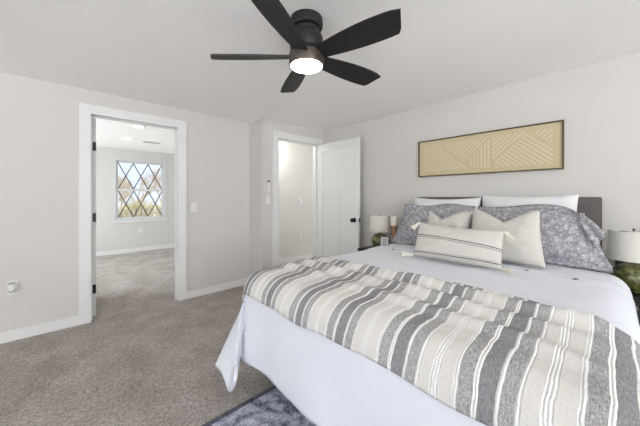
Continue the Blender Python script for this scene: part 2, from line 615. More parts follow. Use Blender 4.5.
# ------------------------------------------------------------------ window in the far room
def rectframe(x0, x1, z0, z1, w, y0, y1, bm=None):
    bm = bm or bmesh.new()
    box(bm, x0, x0+w, y0, y1, z0, z1); box(bm, x1-w, x1, y0, y1, z0, z1)
    box(bm, x0+w, x1-w, y0, y1, z0, z0+w); box(bm, x0+w, x1-w, y0, y1, z1-w, z1)
    return bm
win = struct('window_1', rectframe(WX0, WX1, WZ0, WZ1, 0.045, FY-0.012, FY+0.06), M['vinyl'], label='double hung window with dark diamond grilles')
zm = (WZ0+WZ1)/2
for (z0, z1, y) in ((WZ0+0.045, zm+0.02, FY+0.005), (zm-0.02, WZ1-0.045, FY+0.03)):
    sx0, sx1 = WX0+0.045, WX1-0.045
    sash = obj('window_sash', rectframe(sx0, sx1, z0, z1, 0.04, y, y+0.024), M['vinyl'], win)
    gx0, gx1, gz0, gz1 = sx0+0.04, sx1-0.04, z0+0.04, z1-0.04
    obj('window_pane', boxes((gx0, gx1, y+0.010, y+0.014, gz0, gz1)), M['glass'], sash)
    bm = bmesh.new()
    n = 3
    cw = (gx1-gx0)/n
    for i in range(n):
        a, b = gx0+i*cw, gx0+(i+1)*cw
        tube(bm, (a, y+0.005, gz1), (b, y+0.005, gz0), 0.0095, n=6)
        tube(bm, (a, y+0.003, gz0), (b, y+0.003, gz1), 0.0095, n=6)
    g = obj('window_grille', bm, M['grille'], sash)
    g['label'] = 'dark diamond grille bars'
obj('window_sill', boxes((WX0-0.02, WX1+0.02, FY-0.03, FY+0.0, WZ0-0.025, WZ0)), M['trim'], win)

# outside the window
o = obj('ground', boxes((-30, 40, FY+0.4, 60, -0.5, -0.4)), M['lawn'])
o['kind'] = 'structure'
o['label'] = 'pale winter lawn outside the window'
fb = bmesh.new()
fr = thing('picket_fence', 'low weathered wooden fence outside the far window', 'fence', (4.0, 13.5, -0.4))
for k in range(60):
    box(fb, -5+k*0.17, -5+k*0.17+0.09, -0.01, 0.01, 0.05, 1.15)
obj('pickets', fb, M['fence'], fr)
obj('rail', boxes((-5, 5.2, 0.01, 0.05, 0.25, 0.33)), M['fence'], fr)
obj('rail', boxes((-5, 5.2, 0.01, 0.05, 0.90, 0.98)), M['fence'], fr)
for k in range(5):
    obj('post', boxes((-5+k*2.5, -4.9+k*2.5, 0.05, 0.15, 0, 1.25)), M['fence'], fr)

def bare_tree(loc, h, seed, label):
    rnd = random.Random(seed)
    tr = thing('bare_tree', label, 'tree', loc, 0, 'bare trees outside the window')
    tb, bb = bmesh.new(), bmesh.new()
    def grow(p, d, L, r, lev):
        q = p+d*L
        tube(tb if lev == 0 else bb, p, q, r, r*0.65, 5)
        if lev >= 6:
            return
        for _ in range(3 if lev else 4):
            nd = (d+Vector((rnd.uniform(-1, 1), rnd.uniform(-1, 1), rnd.uniform(-0.25, 0.8)))*0.75).normalized()
            grow(p+d*L*rnd.uniform(0.6, 1.0), nd, L*rnd.uniform(0.55, 0.8), r*0.6, lev+1)
    grow(Vector((0, 0, 0)), Vector((0, 0, 1)), h*0.3, h*0.02, 0)
    obj('trunk', tb, M['bark'], tr)
    obj('branches', bb, M['bark'], tr)
for loc, h, sd, lb in (((4.6, 19.5, -0.4), 4.6, 3, 'bare tree outside, over the right part of the window'),
                       ((3.6, 21.5, -0.4), 4.2, 5, 'smaller bare tree outside, behind the middle of the window'),
                       ((2.3, 23, -0.4), 3.4, 8, 'distant bare tree outside, at the left of the window'),
                       ((6.8, 25, -0.4), 5.5, 11, 'tall distant bare tree outside, behind the right part of the window'),
                       ((3.6, 28.5, -0.4), 4.6, 17, 'farthest bare tree outside, between the middle and right trees')):
    bare_tree(loc, h, sd, lb)
def shrub(loc, s, seed, label):
    rnd = random.Random(seed)
    bm = bmesh.new()
    for _ in range(420):
        a = rnd.uniform(0, 2*PI)
        rr = s*math.sqrt(rnd.random())*0.2
        p = Vector((rr*math.cos(a), rr*math.sin(a), rnd.uniform(0, 0.5)*s))
        d = Vector((math.cos(a)*0.4, math.sin(a)*0.4, rnd.uniform(0.4, 1.2))).normalized()
        tube(bm, p, p+d*s*rnd.uniform(0.25, 0.6), 0.012, 0.004, 4)
    tag(obj('shrub', bm, M['shrub'], loc=loc), label, 'shrub', 'twiggy shrubs outside the window')
for loc, s, sd, lb in (((1.75, 15.0, -0.4), 1.4, 1, 'twiggy shrub behind the fence, left of the window view'),
                       ((2.95, 17.2, -0.4), 1.8, 2, 'taller twiggy shrub behind the fence, middle of the window view'),
                       ((3.9, 15.2, -0.4), 1.6, 4, 'twiggy shrub behind the fence, right of the window view')):
    shrub(loc, s, sd, lb)

# ------------------------------------------------------------------ far-room and hall fittings
def downlight(loc, label):
    t = thing('recessed_light', label, 'ceiling light', loc, 0, 'recessed lights in the far room')
    obj('trim_ring', lathe([(0.07, 0), (0.088, 0), (0.09, -0.004), (0.086, -0.008), (0.072, -0.008), (0.07, 0)], 32), M['plate'], t, smooth=40)
    obj('light_lens', lathe([(0, -0.002), (0.07, -0.002), (0.07, -0.005), (0, -0.005)], 32), M['downlight'], t)
    return t
r1 = downlight((0.80, 4.79, CE), 'round recessed light in the far room ceiling, nearer the doorway')
dup(r1, (0.83, 5.94, CE), 0, 'round recessed light in the far room ceiling, nearer the window')
point('recessed_glow', (0.80, 4.79, CE-0.9), 2, (0.95, 0.97, 1.0))
point('recessed_glow', (0.83, 5.94, CE-0.9), 2, (0.95, 0.97, 1.0))
v = thing('air_vent', 'white ceiling air vent in the far room, beside the recessed lights', 'vent', (1.23, 6.03, CE))
obj('vent_frame', bev(boxes((-0.15, 0.15, -0.06, 0.06, -0.008, 0)), 0.002), M['plate'], v)
for k in range(7):
    obj('slat', boxes((-0.13, 0.13, -0.045+k*0.014, -0.039+k*0.014, -0.011, -0.008)), M['ventgrey'], v)
# hall lamp: a flush ceiling light out of sight above the door head
hl = thing('flush_light', 'round flush ceiling light in the hall above the doorway head', 'ceiling light', (2.62, 3.80, CE))
obj('lamp_base', lathe([(0, 0), (0.12, 0), (0.12, -0.02), (0, -0.02)], 32), M['plate'], hl)
obj('diffuser', lathe([(0.11, -0.02), (0.10, -0.05), (0.06, -0.07), (0, -0.075)], 32), M['downlight'], hl, smooth=True)
point('hall_glow', (2.62, 3.80, CE-0.16), 8, (0.97, 0.99, 0.95), 0.10)

def plate_thing(name, label, cat, loc, group=None, kind='switch', gangs=1):
    # local: wall plane y=0, front faces -Y
    t = thing(name, label, cat, loc, 0, group)
    w = 0.035+0.023*(gangs-1)
    obj('cover_plate', bev(boxes((-w, w, -0.006, 0, -0.0575, 0.0575)), 0.002), M['plate'], t)
    if kind == 'switch':
        for g in range(gangs):
            cx = (g-(gangs-1)/2)*0.046
            obj('rocker', bev(boxes((cx-0.0165, cx+0.0165, -0.011, -0.005, -0.033, 0.033)), 0.002), M['plate'], t)
    else:
        for z in (-0.02, 0.02):
            r = obj('socket', bev(boxes((-0.017, 0.017, -0.009, -0.005, z-0.014, z+0.014)), 0.003), M['plate'], t)
            obj('slots', boxes((-0.008, -0.006, -0.0095, -0.0085, z-0.004, z+0.006), (0.006, 0.008, -0.0095, -0.0085, z-0.004, z+0.006),
                               (-0.002, 0.002, -0.0095, -0.0085, z-0.010, z-0.006)), M['slot'], r)
    return t
plate_thing('light_switch', 'white light switch on the wall right of the far room doorway', 'light switch', (1.165, AY, 1.107))
plate_thing('wall_outlet', 'white outlet low on the left wall holding the plug-in device', 'outlet', (-0.315, AY, 0.455), kind='outlet')
plate_thing('wall_outlet', 'small white outlet below the diamond grille window', 'outlet', (1.27, FY, 0.48), kind='outlet')
plate_thing('light_switch', 'white light switch on the wall below the fan remote holder', 'light switch', (2.006, CY, 1.195))
plate_thing('light_switch', 'white light switch on the hall wall inside the open doorway', 'light switch', (3.333, HY, 1.153))
plate_thing('wall_outlet', 'white outlet on the hall wall below the hall switch', 'outlet', (3.333, HY, 0.535), kind='outlet')
rm = thing('fan_remote_holder', 'slim white remote in wall cradle left of the hall doorway, black at its top', 'remote', (2.006, CY, 1.365))
obj('cradle', bev(boxes((-0.024, 0.024, -0.016, 0, -0.075, 0.03)), 0.004), M['plate'], rm)
obj('remote_body', bev(boxes((-0.020, 0.020, -0.026, -0.012, -0.065, 0.066)), 0.005), M['plate'], rm)
b = obj('remote_tip', bev(boxes((-0.020, 0.020, -0.0265, -0.0115, 0.066, 0.085)), 0.003), M['slot'], rm)
b['label'] = 'black remote top'
pd = thing('plug_in_diffuser', 'white plug-in device in the left wall outlet', 'plug-in device', (-0.322, AY-0.0095, 0.455))
obj('body', bev(boxes((-0.027, 0.027, -0.045, 0, -0.036, 0.042)), 0.010, 3), M['plate'], pd, smooth=50)
obj('top_grille', bev(boxes((-0.019, 0.019, -0.038, -0.01, 0.0415, 0.046)), 0.001), M['greyplastic'], pd)
bm = bmesh.new()
tube(bm, (-0.018, -0.0455, -0.012), (0.0, -0.0455, -0.026), 0.0035, n=6)
tube(bm, (0.018, -0.0455, -0.012), (0.0, -0.0455, -0.026), 0.0035, n=6)
obj('vent_mark', bm, M['greyplastic'], pd)

# ------------------------------------------------------------------ ceiling fan
FC = (1.048, 1.232, CE)
fan = thing('ceiling_fan', 'matte black five blade flush ceiling fan with round lit lens', 'ceiling fan', FC)
obj('canopy', lathe([(0, 0), (0.094, 0), (0.096, -0.012), (0.096, -0.045), (0.088, -0.055), (0.062, -0.058), (0, -0.058)], 48), M['fan'], fan, smooth=35)
obj('neck', lathe([(0, -0.05), (0.066, -0.055), (0.076, -0.066), (0.076, -0.085), (0.060, -0.096), (0, -0.096)], 48), M['fan'], fan, smooth=35)
obj('motor_housing', lathe([(0, -0.088), (0.072, -0.088), (0.090, -0.098), (0.097, -0.115), (0.097, -0.165), (0.088, -0.182), (0, -0.182)], 48), M['fan'], fan, smooth=35)
obj('hub', lathe([(0, -0.18), (0.085, -0.18), (0.098, -0.188), (0.098, -0.205), (0, -0.21)], 40), M['black'], fan, smooth=35)
lh = obj('light_housing', lathe([(0, -0.208), (0.098, -0.208), (0.103, -0.212), (0.103, -0.272), (0.100, -0.278), (0.094, -0.278), (0.094, -0.262), (0, -0.262)], 48), M['fanring'], fan, smooth=35)
lh['label'] = 'bronze grey light ring'
ln = obj('light_lens', lathe([(0.094, -0.270), (0.092, -0.280), (0.07, -0.288), (0.035, -0.292), (0, -0.293)], 48), M['lens'], fan, smooth=True)
ln['label'] = 'glowing round lens'
def blade():
    bm = bmesh.new()
    # outline: (r, lead, trail)
    ts = [i/14 for i in range(15)]
    top, bot = [], []
    R0, R1 = 0.075, 0.575
    for t in ts:
        r = R0+(R1-R0)*t
        lead = 0.040+0.028*math.sin(PI*min(1, t*0.72))
        trail = 0.042+0.034*math.sin(PI*min(1, t*0.72))
        if t > 0.9:
            lead -= 0.022*((t-0.9)/0.1)**2
            trail -= 0.010*((t-0.9)/0.1)**2
        top.append((r+(0.0 if t < 1 else -0.02), lead))
        bot.append((r+(0.0 if t < 1 else 0.01), -trail))
    outline = top+bot[::-1]
    for zz in (0.004, -0.004):
        bm.faces.new([bm.verts.new((x, y, zz)) for x, y in outline])
    bm.verts.ensure_lookup_table()
    n = len(outline)
    for i in range(n):
        j = (i+1) % n
        bm.faces.new((bm.verts[i], bm.verts[j], bm.verts[n+j], bm.verts[n+i]))
    bmesh.ops.recalc_face_normals(bm, faces=bm.faces)
    # pitch: lead edge (+y) lowered
    bmesh.ops.rotate(bm, cent=(0, 0, 0), matrix=Matrix.Rotation(math.radians(-17), 3, 'X'), verts=bm.verts)
    return bm
bl0 = obj('blade', blade(), M['fan'], fan, loc=(0, 0, -0.222))
FAN_A = 137
for k in range(5):
    b = bl0 if k == 0 else bl0.copy()
    if k:
        COL.objects.link(b)
        b.parent = fan
    b.rotation_euler = (0, 0, math.radians(FAN_A+72*k))

# ------------------------------------------------------------------ framed art
PY0, PY1, PZ0, PZ1 = 0.265, 1.536, 1.462, 1.872
pic = thing('wall_art', 'wide tan framed artwork with pale geometric line relief above the bed', 'picture', (BX, (PY0+PY1)/2, (PZ0+PZ1)/2))
hw, hh = (PY1-PY0)/2, (PZ1-PZ0)/2
fw = 0.012
bm = boxes((-0.035, 0, -hw, -hw+fw, -hh, hh), (-0.035, 0, hw-fw, hw, -hh, hh), (-0.035, 0, -hw+fw, hw-fw, -hh, -hh+fw), (-0.035, 0, -hw+fw, hw-fw, hh-fw, hh))
f = obj('frame', bm, M['gold'], pic)
f['label'] = 'dark champagne frame'
obj('canvas', boxes((-0.024, -0.002, -hw+fw, hw-fw, -hh+fw, hh-fw)), M['art'], pic)
# relief lines: picture coordinates p (0..1 from the left as seen), q (0..1 up)
IW, IH = 2*hw-0.13, 2*hh-0.105
def clip(poly, p0, d):
    # clip the infinite line p0 + t d to a convex polygon (counter-clockwise)
    t0, t1 = -9.0, 9.0
    n = len(poly)
    for i in range(n):
        a, b = poly[i], poly[(i+1) % n]
        nx, ny = -(b[1]-a[1]), b[0]-a[0]
        den = nx*d[0]+ny*d[1]
        num = nx*(p0[0]-a[0])+ny*(p0[1]-a[1])
        if abs(den) < 1e-9:
            if num < 0:
                return None
            continue
        t = -num/den
        if den > 0:
            t0 = max(t0, t)
        else:
            t1 = min(t1, t)
    return (t0, t1) if t1-t0 > 0.03 else None
def hatch(bm, poly, ang, step, w):
    d = (math.cos(ang), math.sin(ang))
    nrm = (-d[1], d[0])
    cs = [q[0]*nrm[0]+q[1]*nrm[1] for q in poly]
    c = min(cs)+step*0.5
    while c < max(cs):
        p0 = (nrm[0]*c, nrm[1]*c)
        r = clip(poly, p0, d)
        if r:
            a = (p0[0]+d[0]*(r[0]+0.006), p0[1]+d[1]*(r[0]+0.006))
            b = (p0[0]+d[0]*(r[1]-0.006), p0[1]+d[1]*(r[1]-0.006))
            vs = []
            for xx in (-0.0275, -0.0238):
                for (pt, s) in ((a, 1), (b, 1), (b, -1), (a, -1)):
                    px, py = pt[0]+nrm[0]*w*s, pt[1]+nrm[1]*w*s
                    vs.append(bm.verts.new((xx, IW/2-px, py-IH/2)))
            bm.faces.new(vs[0:4]); bm.faces.new(vs[4:8][::-1])
            for i in range(4):
                j = (i+1) % 4
                bm.faces.new((vs[i], vs[4+i], vs[4+j], vs[j]))
        c += step
bm = bmesh.new()
def P(p, q):
    return (p*IW, q*IH)
STEP, LW = 0.0315, 0.0066
AF = math.atan2(-0.9*IH, 0.28*IW)
AR = math.atan2(0.77*IH, 0.208*IW)
AR2 = math.atan2(0.78*IH, 0.244*IW)
AF2 = math.atan2(-0.52*IH, 0.161*IW)
hatch(bm, [P(0, 0), P(0.435, 0), P(0.145, 0.97), P(0, 1)], AF, STEP, LW)
hatch(bm, [P(0.375, 0.235), P(0.575, 1), P(0.165, 1)], AR, STEP, LW)
hatch(bm, [P(0.445, 0.02), P(0.585, 0), P(0.585, 0.97), P(0.395, 0.22)], PI/2, STEP, LW)
hatch(bm, [P(0.598, 0.22), P(0.835, 1), P(0.598, 1)], AR2, STEP, LW)
hatch(bm, [P(0.605, 0.18), P(0.625, 0), P(1.0, 0), P(1.0, 0.44), P(0.835, 0.97)], AF2, STEP, LW)
hatch(bm, [P(1.0, 0.50), P(1.0, 1), P(0.85, 1)], AR2, STEP, LW)
bmesh.ops.recalc_face_normals(bm, faces=bm.faces)
o = obj('line_relief', bm, M['artline'], pic)
o['label'] = 'pale raised lines'

# ------------------------------------------------------------------ rug
RUG = (-1.1, 1.55, -0.9, 1.495)
rg = thing('area_rug', 'distressed dark blue grey rug under the foot of the bed', 'rug', (0.22, 0.3, 0))
obj('pile', boxes((RUG[0]-0.22, RUG[1]-0.22, RUG[2]-0.3, RUG[3]-0.3-0.03, 0, 0.009)), M['rug'], rg)
b = obj('border', boxes((RUG[0]-0.22, RUG[1]-0.22, RUG[3]-0.33, RUG[3]-0.3, 0, 0.010)), M['rugedge'], rg)
b['label'] = 'dark bound rug edge'

# ------------------------------------------------------------------ bed
MX0, MX1, MY0, MY1 = 0.93, 2.95, 0.03, 1.57
bed = thing('bed', 'queen bed with charcoal grey upholstered headboard', 'bed', (1.95, 0.80, 0))
OB = Vector((1.95, 0.80, 0))
def bb(*b):
    bm = boxes(b)
    return bm
o = obj('mattress', bev(bb(MX0, MX1, MY0, MY1, 0.40, 0.665), 0.05, 4), M['mattress'], bed, smooth=40)
o.location = -OB
o = obj('bed_base', bev(bb(MX0+0.01, MX1, MY0, MY1, 0.16, 0.40), 0.02, 2), M['mattress'], bed)
o.location = -OB
hb = bev(bb(2.955, 3.03, 0.045, 1.52, 0.10, 1.230), 0.006, 2)
o = obj('headboard', hb, M['headboard'], bed, smooth=40)
o.location = -OB
o['label'] = 'charcoal grey upholstered headboard'
for x in (1.05, 2.85):
    for y in (0.13, 1.47):
        o = obj('leg', lathe([(0, 0.010), (0.02, 0.010), (0.028, 0.165), (0, 0.165)], 16, x, y), M['darkwood'], bed)
        o.location = -OB

# draping: a flat cloth point (px,py) is laid over the rounded top of the bed
ZT = 0.738
RX0, RY0, RY1 = 0.955, 0.035, 1.54
RR = 0.125
def nz(x, y, z=0.0):
    return noise.noise(Vector((x, y, z)))
def drape(px, py, off=0.0, ripple=0.0):
    qx, qy = max(px, RX0), min(max(py, RY0), RY1)
    dx, dy = px-qx, py-qy
    e = math.hypot(dx, dy)
    z = ZT+off
    z += 0.012*nz(px*2.3, py*2.3, 1.0)+0.006*nz(px*6, py*6, 4.0)
    z += 0.014*(1-((qy-0.7875)/0.7525)**4)          # top is a little crowned
    if ripple:
        w = max(0.0, min(1.0, (px-0.98)/0.1))
        ph = px+0.05*nz(py*1.6, px*1.5, 9)+0.02*nz(py*5, px*3, 2)
        z += ripple*w*(0.5+0.5*math.sin(2*PI*ph/0.155+1.0+1.4*nz(py*1.1, 3.3, 0)))*(0.55+0.6*nz(px*3, py*2.2, 6))*max(0, 1-e/0.12)
    if e < 1e-9:
        return Vector((qx, qy, z))
    nx, ny = dx/e, dy/e
    corner = (2*abs(nx*ny))**1.2
    r = RR+off
    pm = math.radians(85-11*corner)
    phi = min(e/r, pm)
    h, v = r*math.sin(phi), r*(1-math.cos(phi))
    rest = e-r*phi
    if rest > 1e-6:
        h += rest*math.cos(pm)
        v += rest*math.sin(pm)
        ang = math.atan2(-nx, abs(ny))
        # soft vertical folds of the hanging cloth
        s = (py if abs(nx) > abs(ny) else px)
        h += min(rest, 0.3)*(0.03+0.03*math.sin(9.0*s+2*nz(s*2, 0, 0))+0.03*nz(s*5, rest*3, 3))*(1-corner)
        # the corner flap swings round to the foot, leaving one deep pleat beside it
        if corner > 0 and dx < 0:
            th0 = math.degrees(math.atan2(abs(ny), -nx))
            K = [(0, -.155, 0), (14, -.15, 0.0), (31, -.245, -.09), (43, -.27, -.10), (60, -.265, .05), (76, -.265, .16), (90, 0, .16)]
            for (a0, ax0, ay0), (a1, ax1, ay1) in zip(K, K[1:]):
                if th0 <= a1:
                    t = (th0-a0)/(a1-a0)
                    t = t*t*(3-2*t)*0.6+t*0.4
                    tx, ty = ax0+(ax1-ax0)*t, ay0+(ay1-ay0)*t
                    break
            sy = 1 if ny > 0 else -1
            emax = min(0.565/max(-nx, 1e-4), 0.68/max(abs(ny), 1e-4))
            w = rest/max(0.2, emax-r*pm)
            hb0 = r*math.sin(pm)
            k = min(1, th0/14)*min(1, (90-th0)/8)
            ox, oy = nx*hb0, ny*hb0
            ox, oy = ox+(tx-ox)*w, oy+(sy*ty-oy)*w
            ox, oy = nx*h+(ox-nx*h)*k, ny*h+(oy-ny*h)*k
            v = r*(1-math.cos(phi))+rest*(0.995-0.262*corner)
            return Vector((qx+ox, qy+oy, z-v))
    z0 = z
    h += 0.006*nz(px*4, py*4, 7.0)
    return Vector((qx+nx*h, qy+ny*h, z0-v))

def cloth(x0, x1, y0, y1, nx, ny, off, ripple=0.0, edge=None):
    bm = bmesh.new()
    uv = bm.loops.layers.uv.new('UVMap')
    g = []
    for i in range(nx+1):
        row = []
        for j in range(ny+1):
            px = x0+(x1-x0)*i/nx
            py = y0+(y1-y0)*j/ny
            if edge:
                px, py = edge(px, py, i/nx, j/ny)
            vtx = bm.verts.new(drape(px, py, off, ripple))
            row.append((vtx, (px, py)))
        g.append(row)
    for i in range(nx):
        for j in range(ny):
            q = [g[i][j], g[i+1][j], g[i+1][j+1], g[i][j+1]]
            f = bm.faces.new([k[0] for k in q])
            for lp, k in zip(f.loops, q):
                lp[uv].uv = k[1]
    return bm

def solid(o, th, off=-1.0):
    m = o.modifiers.new('solid', 'SOLIDIFY')
    m.thickness = th
    m.offset = off
    m.use_rim = True
    return o

dv = obj('duvet', cloth(RX0-0.565, 2.55, RY0-0.50, RY1+0.68, 150, 160, 0.0), M['duvet'], smooth=True, origin=(1.5, 0.8, 0.7))
solid(dv, 0.022)
tag(dv, 'white buttoned duvet spread over the bed, hanging to near the floor', 'duvet')
# button band at the head end of the duvet
band = obj('button_band', cloth(2.14, 2.295, RY0-0.49, RY1+0.62, 10, 90, 0.004), M['duvet'], smooth=True, origin=(1.5, 0.8, 0.7))
band.parent = dv
band.location = (0, 0, 0)
solid(band, 0.004)
for py in (1.34, 0.94, 0.37, 0.14, -0.13):
    p = drape(2.165, py, 0.006)
    bx_ = (drape(2.185, py, 0.006)-p).normalized()
    by_ = (drape(2.165, py+0.02, 0.006)-p).normalized()
    nn = bx_.cross(by_).normalized()
    bm = lathe([(0, 0), (0.013, 0), (0.014, 0.003), (0.011, 0.005), (0.007, 0.004), (0, 0.004)], 18)
    bmesh.ops.transform(bm, matrix=Matrix((bx_, by_, nn)).transposed().to_4x4(), verts=bm.verts)
    b = obj('button', bm, M['button'], dv, loc=p-Vector((1.5, 0.8, 0.7))+nn*0.001, smooth=40)
    b['label'] = 'brown shell button'

# sheet hanging below the duvet at the foot
bm = bmesh.new()
NJ = 40
rows = []
for i in range(14):
    t = i/13
    row = []
    for j in range(NJ+1):
        s = j/NJ
        y = 0.15+1.05*s
        zb = 0.18+0.07*(1-s)+0.02*math.sin(7*s)
        if s > 0.93:
            zb += 0.06*(s-0.93)/0.07
        z = 0.60*(1-t)+zb*t
        x = 0.895-0.03*t+0.012*math.sin(14*s+1)*t
        row.append(bm.verts.new((x, y, z)))
    rows.append(row)
for i in range(13):
    for j in range(NJ):
        bm.faces.new((rows[i][j], rows[i][j+1], rows[i+1][j+1], rows[i+1][j]))
sh = obj('flat_sheet', bm, M['whitefab'], smooth=True, origin=(0.87, 0.7, 0.4))
solid(sh, 0.004)
tag(sh, 'white sheet edge hanging below the duvet at the foot of the bed', 'sheet')

# striped throw
th = obj('throw_blanket', cloth(RX0-0.215, 1.50, RY0-0.40, RY1+0.23, 90, 230, 0.014, 0.048,
         edge=lambda px, py, u, v: (px+0.012*nz(py*4, 0.5, u*2), py)), M['throw'], smooth=True, origin=(1.2, 0.8, 0.7))
solid(th, 0.008, -0.9)
tag(th, 'grey and cream striped woven throw laid across the foot of the bed', 'blanket')

# ------------------------------------------------------------------ pillows
def pillow(name, mat, base, W, H, Tk, lean, label, group=None, cat='pillow', yaw=0.0, flange=0.0, fn=None, n=40, seed=0, puff=0.5, sag=0.0, bow=0.045):
    """stands on its lower edge at base, leaning back by lean; local a across (+a = -Y), b up, c towards the viewer (-X)"""
    bm = bmesh.new()
    uv = bm.loops.layers.uv.new('UVMap')
    L = math.radians(lean)
    ca, sa = math.cos(L), math.sin(L)
    fr = flange
    def shape(u, v, side):
        ui, vi = max(-1, min(1, u)), max(-1, min(1, v))
        a = W/2*ui*(1-bow*(1-vi*vi)*abs(ui)**3)
        b = H/2*vi*(1-bow*(1-ui*ui)*abs(vi)**3)
        th_ = Tk/2*(max(0, 1-abs(ui)**2.6)*max(0, 1-abs(vi)**2.6))**puff
        th_ *= 1+0.10*nz(ui*1.7+seed, vi*1.7, 3)
        c = side*th_
        c += side*0.006*nz(ui*4+seed, vi*4, 5)*(1-max(abs(ui), abs(vi))**4)
        if fr:
            a += fr*(u-ui)/FQ
            b += fr*(v-vi)/FQ
            if abs(u) > 1 or abs(v) > 1:
                c = side*0.003+0.004*nz(u*5+seed, v*5, 8)
        b += sag*(1-ui*ui)*(0.5+0.5*vi)
        if fn:
            a, b, c = fn(a, b, c, ui, vi, side)
        return a, b+H/2, c
    FQ = 0.16
    ax = [-1+2*i/n for i in range(n+1)]
    ax = [math.sin(x*PI/2)*0.35+x*0.65 for x in ax]
    if fr:
        ax = [-1-FQ, -1-FQ/2]+ax+[1+FQ/2, 1+FQ]
    m = len(ax)
    def place(a, b, c):
        x = b*sa-c*ca
        z = b*ca+c*sa
        y = -a
        cy, sy = math.cos(yaw), math.sin(yaw)
        return Vector((x*cy-y*sy, x*sy+y*cy, z))
    grids = []
    for side in (1, -1):
        g = []
        for i in range(m):
            row = []
            for j in range(m):
                edge = i in (0, m-1) or j in (0, m-1)
                if side == -1 and edge:
                    row.append(grids[0][i][j])
                    continue
                a, b, c = shape(ax[i], ax[j], side if not (edge and not fr) else 0)
                row.append((bm.verts.new(place(a, b, c)), (a, b)))
            g.append(row)
        grids.append(g)
    for k, g in enumerate(grids):
        for i in range(m-1):
            for j in range(m-1):
                q = [g[i][j], g[i+1][j], g[i+1][j+1], g[i][j+1]]
                if k:
                    q = q[::-1]
                f = bm.faces.new([t[0] for t in q])
                for lp, t in zip(f.loops, q):
                    lp[uv].uv = t[1]
    bmesh.ops.recalc_face_normals(bm, faces=bm.faces)
    o = obj(name, bm, mat, loc=base, smooth=True)
    tag(o, label, cat, group)
    o['_frame'] = 0
    del o['_frame']
    return o, place

ZB = 0.758
G1 = 'white sleeping pillows against the headboard'
pillow('sleeping_pillow', M['whitefab'], (2.785, 1.165, ZB-0.01), 0.67, 0.485, 0.17, 8, 'white pillow at the headboard behind the door side floral sham', G1, seed=1, sag=-0.012)
pillow('sleeping_pillow', M['whitefab'], (2.78, 0.495, ZB-0.01), 0.66, 0.505, 0.17, 8, 'white pillow at the headboard behind the floral sham with the drooping corner', G1, seed=5, sag=-0.004)
G2 = 'floral pillow shams'
def sham_r(a, b, c, u, v, side):
    # bottom outer corner spreads to the bed edge, top outer corner flops forward
    k = max(0, u)**3*max(0, -v)**2
    a += 0.045*k
    t = max(0, u)**3*max(0, v)
    c += 0.05*t
    b -= 0.055*t
    a -= 0.085*t
    b += 0.02*math.sin(3*u+1)*max(0, v)
    return a, b, c
def sham_l(a, b, c, u, v, side):
    k = max(0, -u)**3*max(0, -v)**2
    a -= 0.05*k
    t = max(0, -u-0.5)*2*max(0, v-0.1)
    c += 0.03*t
    b -= 0.03*t
    a += 0.04*t
    b += 0.015*math.sin(4*u)*max(0, v)
    return a, b, c
pillow('pillow_sham', M['floral'], (2.52, 1.175, ZB+0.03), 0.64, 0.37, 0.17, 24, 'grey floral sham leaning at the door side of the bed', G2, flange=0.035, seed=2, fn=sham_l)
pillow('pillow_sham', M['floral'], (2.52, 0.42, ZB+0.03), 0.69, 0.37, 0.17, 24, 'grey floral sham with drooping corner beside the right lamp', G2, flange=0.04, seed=8, fn=sham_r)
# the loose flange at the outer top corner of that sham has flopped over
sham = [o for o in COL.objects if o.name.startswith('pillow_sham')][-1]
bm = bmesh.new()
A_, B_, C_, D_ = Vector((2.600, 0.150, 1.125)), Vector((2.535, 0.020, 0.990)), Vector((2.530, 0.075, 0.895)), Vector((2.535, 0.135, 1.050))
gr = []
for i in range(9):
    row = []
    for j in range(9):
        u, v = i/8, j/8
        q = (A_*(1-u)+B_*u)*(1-v)+(D_*(1-u)+C_*u)*v
        q += Vector((-0.018*math.sin(PI*u)*(1-v)-0.01*math.sin(3*PI*v)*u, 0, 0.014*math.sin(PI*u)*(1-v)))
        row.append(bm.verts.new(q-sham.location))
    gr.append(row)
for i in range(8):
    for j in range(8):
        bm.faces.new((gr[i][j], gr[i+1][j], gr[i+1][j+1], gr[i][j+1]))
fl = obj('flange', bm, M['floral'], sham, smooth=True)
solid(fl, 0.004, 0)
def chop(depth, c0, skew=0.0):
    def fn(a, b, c, u, v, side):
        a -= skew*v*max(0, u)
        k = max(0, 1-abs(u-c0)/0.85)**1.3
        b -= depth*k*max(0, v)**1.5
        c *= 1-0.25*k*max(0, v)
        return a, b, c
    return fn
G3 = 'cream square cushions'
pillow('throw_cushion', M['cream'], (2.335, 0.968, ZB+0.004), 0.37, 0.375, 0.15, 22, 'cream square cushion with dented top, half hidden behind the lumbar pillow', G3, cat='cushion', seed=3, fn=chop(0.085, -0.25), bow=0.05)
pillow('throw_cushion', M['cream'], (2.30, 0.545, ZB+0.004), 0.46, 0.40, 0.15, 22, 'cream square cushion with dented top, wholly in view right of the lumbar pillow', G3, cat='cushion', seed=9, fn=chop(0.10, 0.0, 0.028), bow=0.05)
def lum_shape(a, b, c, u, v, side):
    k = 0.5+0.5*v
    b -= 0.022*k*(0.5+0.5*u)+0.012*k*(1-u*u)
    return a, b, c
lum, place = pillow('lumbar_pillow', M['lumbar'], (2.005, 0.768, ZB+0.012), 0.60, 0.28, 0.15, 24, 'cream lumbar pillow with dark stitched bands and corner tassels, front of the pillows', cat='pillow', seed=4, bow=0.03, fn=lum_shape)
